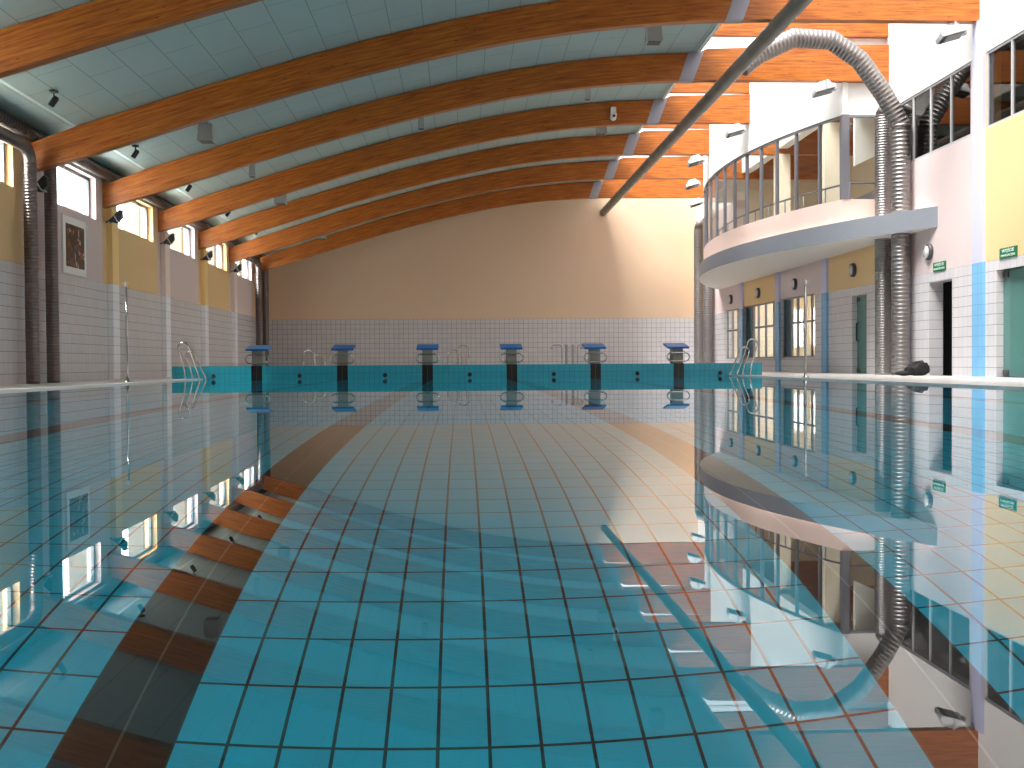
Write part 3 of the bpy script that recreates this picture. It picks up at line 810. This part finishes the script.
# ------------------------------------------------------------------ starting blocks and pool fittings
def block():
    r = empty('starting_block')
    b = MB(); b.box(-.125,.125,.02,.42,0,.38, bevel=.01); b.build('pedestal', M['pedestal'], r)
    T = Matrix.Translation((0,.27,.43)) @ Matrix.Rotation(math.radians(9.5), 4, 'X')
    b = MB(); b.box(-.26,.26,-.3,.32,-.03,.02, bevel=.008, mat=T); b.build('platform', M['blue'], r)
    b = MB(); b.box(-.1,.1,.15,.3,.3,.41); b.build('support', M['grey'], r)
    h = MB(); pts = []
    for cx_, a0 in ((.17,-PI/2),(-.17,PI/2)):
        for i in range(9):
            a = a0+PI*i/8
            pts.append((cx_+.1*math.cos(a), .01, .155+.1*math.sin(a)))
    h.tube(pts, .017, 8, closed=True); h.build('handle', M['chrome'], r)
    h = MB(); h.tube([(-.12,.40,.1),(-.12,.7,.1),(.12,.7,.1),(.12,.40,.1)], .012, 8); h.build('rear_handle', M['chrome'], r)
    b = MB(); b.box(-.13,.13,.42,.62,.09,.12); b.build('step', M['grey'], r)
    return r
bl = block()
nth = ['first','second','third','fourth','fifth','sixth']
for i in range(6):
    o = bl if i == 0 else copy_tree(bl); o.location = (-5+2*i, PYE+.04, .31)
    tag(o, 'blue topped starting block on the teal end wall, %s from the window wall' % nth[i], 'starting block', 'starting blocks')
b = MB(); b.lathe([(.05,0),(.052,.012),(.038,.016),(.03,.004)], 16, mat=Matrix.Rotation(PI/2, 4, 'X'))
an = b.build('rope_anchor', M['black'])
for i in range(7):
    o = an if i == 0 else an.copy()
    if i: C.objects.link(o)
    o.location = (-6+2*i, PYE, .075)
    tag(o, 'black rope anchor in the teal wall, %s' % ('nearest the window wall' if i == 0 else 'nearest the balcony' if i == 6 else 'between the %s and %s blocks from the windows' % (nth[i-1], nth[i])), 'anchor', 'lane rope anchors')

def rail(x, y, s, h, zb=0, rad=.02):
    """ladder handrail: rises leaning over the deck, arcs over, comes down; s = side the deck lies on"""
    pts = []
    ht = h
    pts.append((x, y, -.5 if zb == 0 else zb)); pts.append((x, y, .05+zb)); 
    tx = x+s*.24
    for i in range(1, 4): pts.append((x+(tx-x)*i/4, y, .05+zb+(ht-.165)*i/4))
    for i in range(9):
        a = PI*i/8
        pts.append((tx+s*.115-s*.115*math.cos(a), y, zb+ht-.115+.115*math.sin(a)))
    fx = x+s*.31
    for i in range(1, 5): pts.append((tx+s*.23+(fx-tx-s*.23)*i/5, y, zb+ht-.115-(ht-.28)*i/5))
    pts.append((fx, y, .1+zb)); pts.append((fx, y, ZD))
    return pts
def ladder(loc, s, y0, y1, h0, h1, label, steps=True):
    r = empty('pool_ladder', (loc[0], loc[1], 0)); tag(r, label, 'ladder', 'pool ladders')
    for y, h in ((y0,h0),(y1,h1)):
        b = MB(); b.tube(rail(0, y-loc[1], s, h), .017, 10); b.build('handrail', M['chrome'], r)
    if steps:
        for z in (-.25,-.5):
            b = MB(); b.box(-.03,.03,y0-loc[1],y1-loc[1],z-.015,z+.015); b.build('tread', M['chrome'], r)
    return r
ladder((-6.11, 24.0), -1, 23.9, 24.5, .85, .66, 'chrome pool ladder on the window side of the water')
ladder((6.2, 24.2), 1, 24.0, 24.65, .865, .69, 'chrome pool ladder on the balcony side of the water')
# handrails of the small pool behind the end wall
def smallrail(x, y, s, h, label):
    r = empty('pool_handrail', (x, y, ZD)); tag(r, label, 'handrail', 'handrails behind the end wall')
    for dx in (0, .28):
        b = MB(); dz = .12 if dx else 0
        pts = [(s*(dx-.09), 0, 0), (s*(dx-.06), .2*dx, h*.6-dz)]
        for i in range(9):
            a = PI-PI*i/8
            pts.append((s*(dx+.09)+.15*math.cos(a)*s, .2*dx, h-.16-dz+.14*math.sin(a)))
        pts += [(s*(dx+.3), .2*dx, 0)]
        b.tube(pts, .02, 8); b.build('rail', M['chrome'], r)
smallrail(-4.55, 29.5, 1, .74, 'small chrome handrail behind the end wall, toward the window wall')
smallrail(-.05, 29.5, -1, .84, 'small chrome handrail behind the end wall, near its middle')
# showers / spouts
def shower(x, y, s, L, label):
    r = empty('shower_post', (x, y, ZD)); tag(r, label, 'shower', 'shower posts behind the end wall')
    b = MB(); b.tube([(0,0,0),(0,0,.76)]+[(-s*(.08-.08*math.cos(a)),0,.76+.08*math.sin(a)) for a in [PI/2*i/6 for i in range(1,7)]]+[(-s*(L-.06),0,.84),(-s*L,0,.81),(-s*L,0,.77)], .026, 10); b.build('pipe', M['grey'], r)
    b = MB(); b.lathe([(.03,.02),(.06,-.05)], 12, mat=Matrix.Translation((-s*L,0,.76))); b.build('shower_head', M['grey'], r)
    b = MB()
    b.lathe([(.042,0),(.042,.80),(.05,.81),(.05,.85)], 14, mat=Matrix.Translation((s*.13,.02,0)))
    b.build('post', M['grey'], r)
shower(2.65, 29.5, 1, .27, 'grey shower post with the longer spout, behind the teal end wall')
shower(3.1, 29.5, -1, .14, 'grey shower post with a short spout, close to the fifth starting block')

# flag poles
def pole(x, label):
    r = empty('flag_pole', (x, 20.0, ZD)); tag(r, label, 'pole', 'backstroke flag poles')
    b = MB(); b.tube([(0,0,0),(0,0,1.83)], .018, 12); b.build('shaft', M['chrome'], r)
    b = MB(); b.lathe([(.07,0),(.07,.012),(.035,.03),(.03,.08)], 16); b.build('base', M['chrome'], r)
    b = MB(); b.lathe([(.024,1.80),(.026,1.82),(.026,1.87),(.01,1.9)], 12); b.tube([(-.07,0,1.86),(.07,0,1.86)], .008, 8); b.build('cap', M['lgrey'], r)
pole(-6.48, 'thin flag pole on the deck by the window wall')
pole(6.48, 'thin flag pole on the deck by the balcony')

# bag on the deck by the ducts
bag = empty('sports_bag', (9.38, 21.55, ZD)); tag(bag, 'black slumped bag on the deck at the foot of the ducts', 'bag'); bag.scale = (.85,.85,.95)
b = MB()
bmesh.ops.create_icosphere(b.bm, subdivisions=4, radius=1)
from mathutils import noise
for v in b.bm.verts:
    c = v.co.copy()
    k = 1+.16*noise.noise(c*2.1)+.07*noise.noise(c*5)
    z = c.z*k
    hgt = .19*(1-.35*max(0, -c.x))
    sg = lambda t, p: math.copysign(abs(t)**p, t)
    v.co = Vector((sg(c.x,.75)*k*.29, sg(c.y,.75)*k*.22, hgt*.82+sg(max(-1,z),.8)*hgt*.82))
for f in b.bm.faces: f.smooth = True
b.build('body', M['bag'], bag)
b = MB(); b.tube([(-.12,-.1,.24),(-.08,-.14,.31),(.06,-.14,.33),(.14,-.1,.27)], .014, 8); b.tube([(-.1,.1,.24),(-.06,.12,.30),(.08,.12,.32),(.14,.08,.27)], .014, 8); b.build('strap', M['black'], bag)
b = MB(); bmesh.ops.create_icosphere(b.bm, subdivisions=3, radius=1)
for v in b.bm.verts:
    c = v.co.copy(); k = 1+.2*noise.noise(c*3)
    v.co = Vector((-.36+c.x*k*.2, -.05+c.y*k*.14, .055+c.z*.055))
for f in b.bm.faces: f.smooth = True
b.build('side_pouch', M['bag'], bag)

# ------------------------------------------------------------------ world, light, camera
w = bpy.data.worlds.new('World'); bpy.context.scene.world = w; w.use_nodes = True
bg = w.node_tree.nodes['Background']; bg.inputs[0].default_value = (.92,.96,1,1); bg.inputs[1].default_value = 11.5
sl = bpy.data.lights.new('sun', 'SUN'); sl.energy = 64; sl.angle = math.radians(35); sl.color = (1,.98,.95)
so = bpy.data.objects.new('sun', sl); C.objects.link(so); so.location = (0,0,20)
so.rotation_euler = Vector((.45,.32,-1)).to_track_quat('-Z','Y').to_euler()

yaw, pitch, roll = .0478, -.0196, -.0064
cy_, sy_, cp_, sp2 = math.cos(yaw), math.sin(yaw), math.cos(pitch), math.sin(pitch)
fw = Vector((sy_*cp_, cy_*cp_, sp2)); r_ = Vector((cy_, -sy_, 0)); u_ = r_.cross(fw)
r2 = r_*math.cos(roll)+u_*math.sin(roll); u2 = -r_*math.sin(roll)+u_*math.cos(roll)
cd = bpy.data.cameras.new('camera'); co = bpy.data.objects.new('camera', cd); C.objects.link(co)
mtx = Matrix(((r2.x,u2.x,-fw.x,-.1857),(r2.y,u2.y,-fw.y,0),(r2.z,u2.z,-fw.z,.331),(0,0,0,1)))
co.matrix_world = mtx
cd.sensor_width = 36; cd.lens = 1045/1024*36; cd.clip_start = .02; cd.clip_end = 500
sc = bpy.context.scene; sc.camera = co
sc.view_settings.view_transform = 'Standard'; sc.view_settings.look = 'None'; sc.view_settings.gamma = 1; sc.view_settings.use_curve_mapping = False
sc.view_settings.exposure = .2
sc.cycles.max_bounces = 12; sc.cycles.diffuse_bounces = 5; sc.cycles.glossy_bounces = 6; sc.cycles.transmission_bounces = 8; sc.cycles.transparent_max_bounces = 12
sc.cycles.use_denoising = True
sc.cycles.caustics_refractive = True; sc.cycles.caustics_reflective = True
sc.cycles.blur_glossy = 1.0; sc.cycles.sample_clamp_indirect = 60
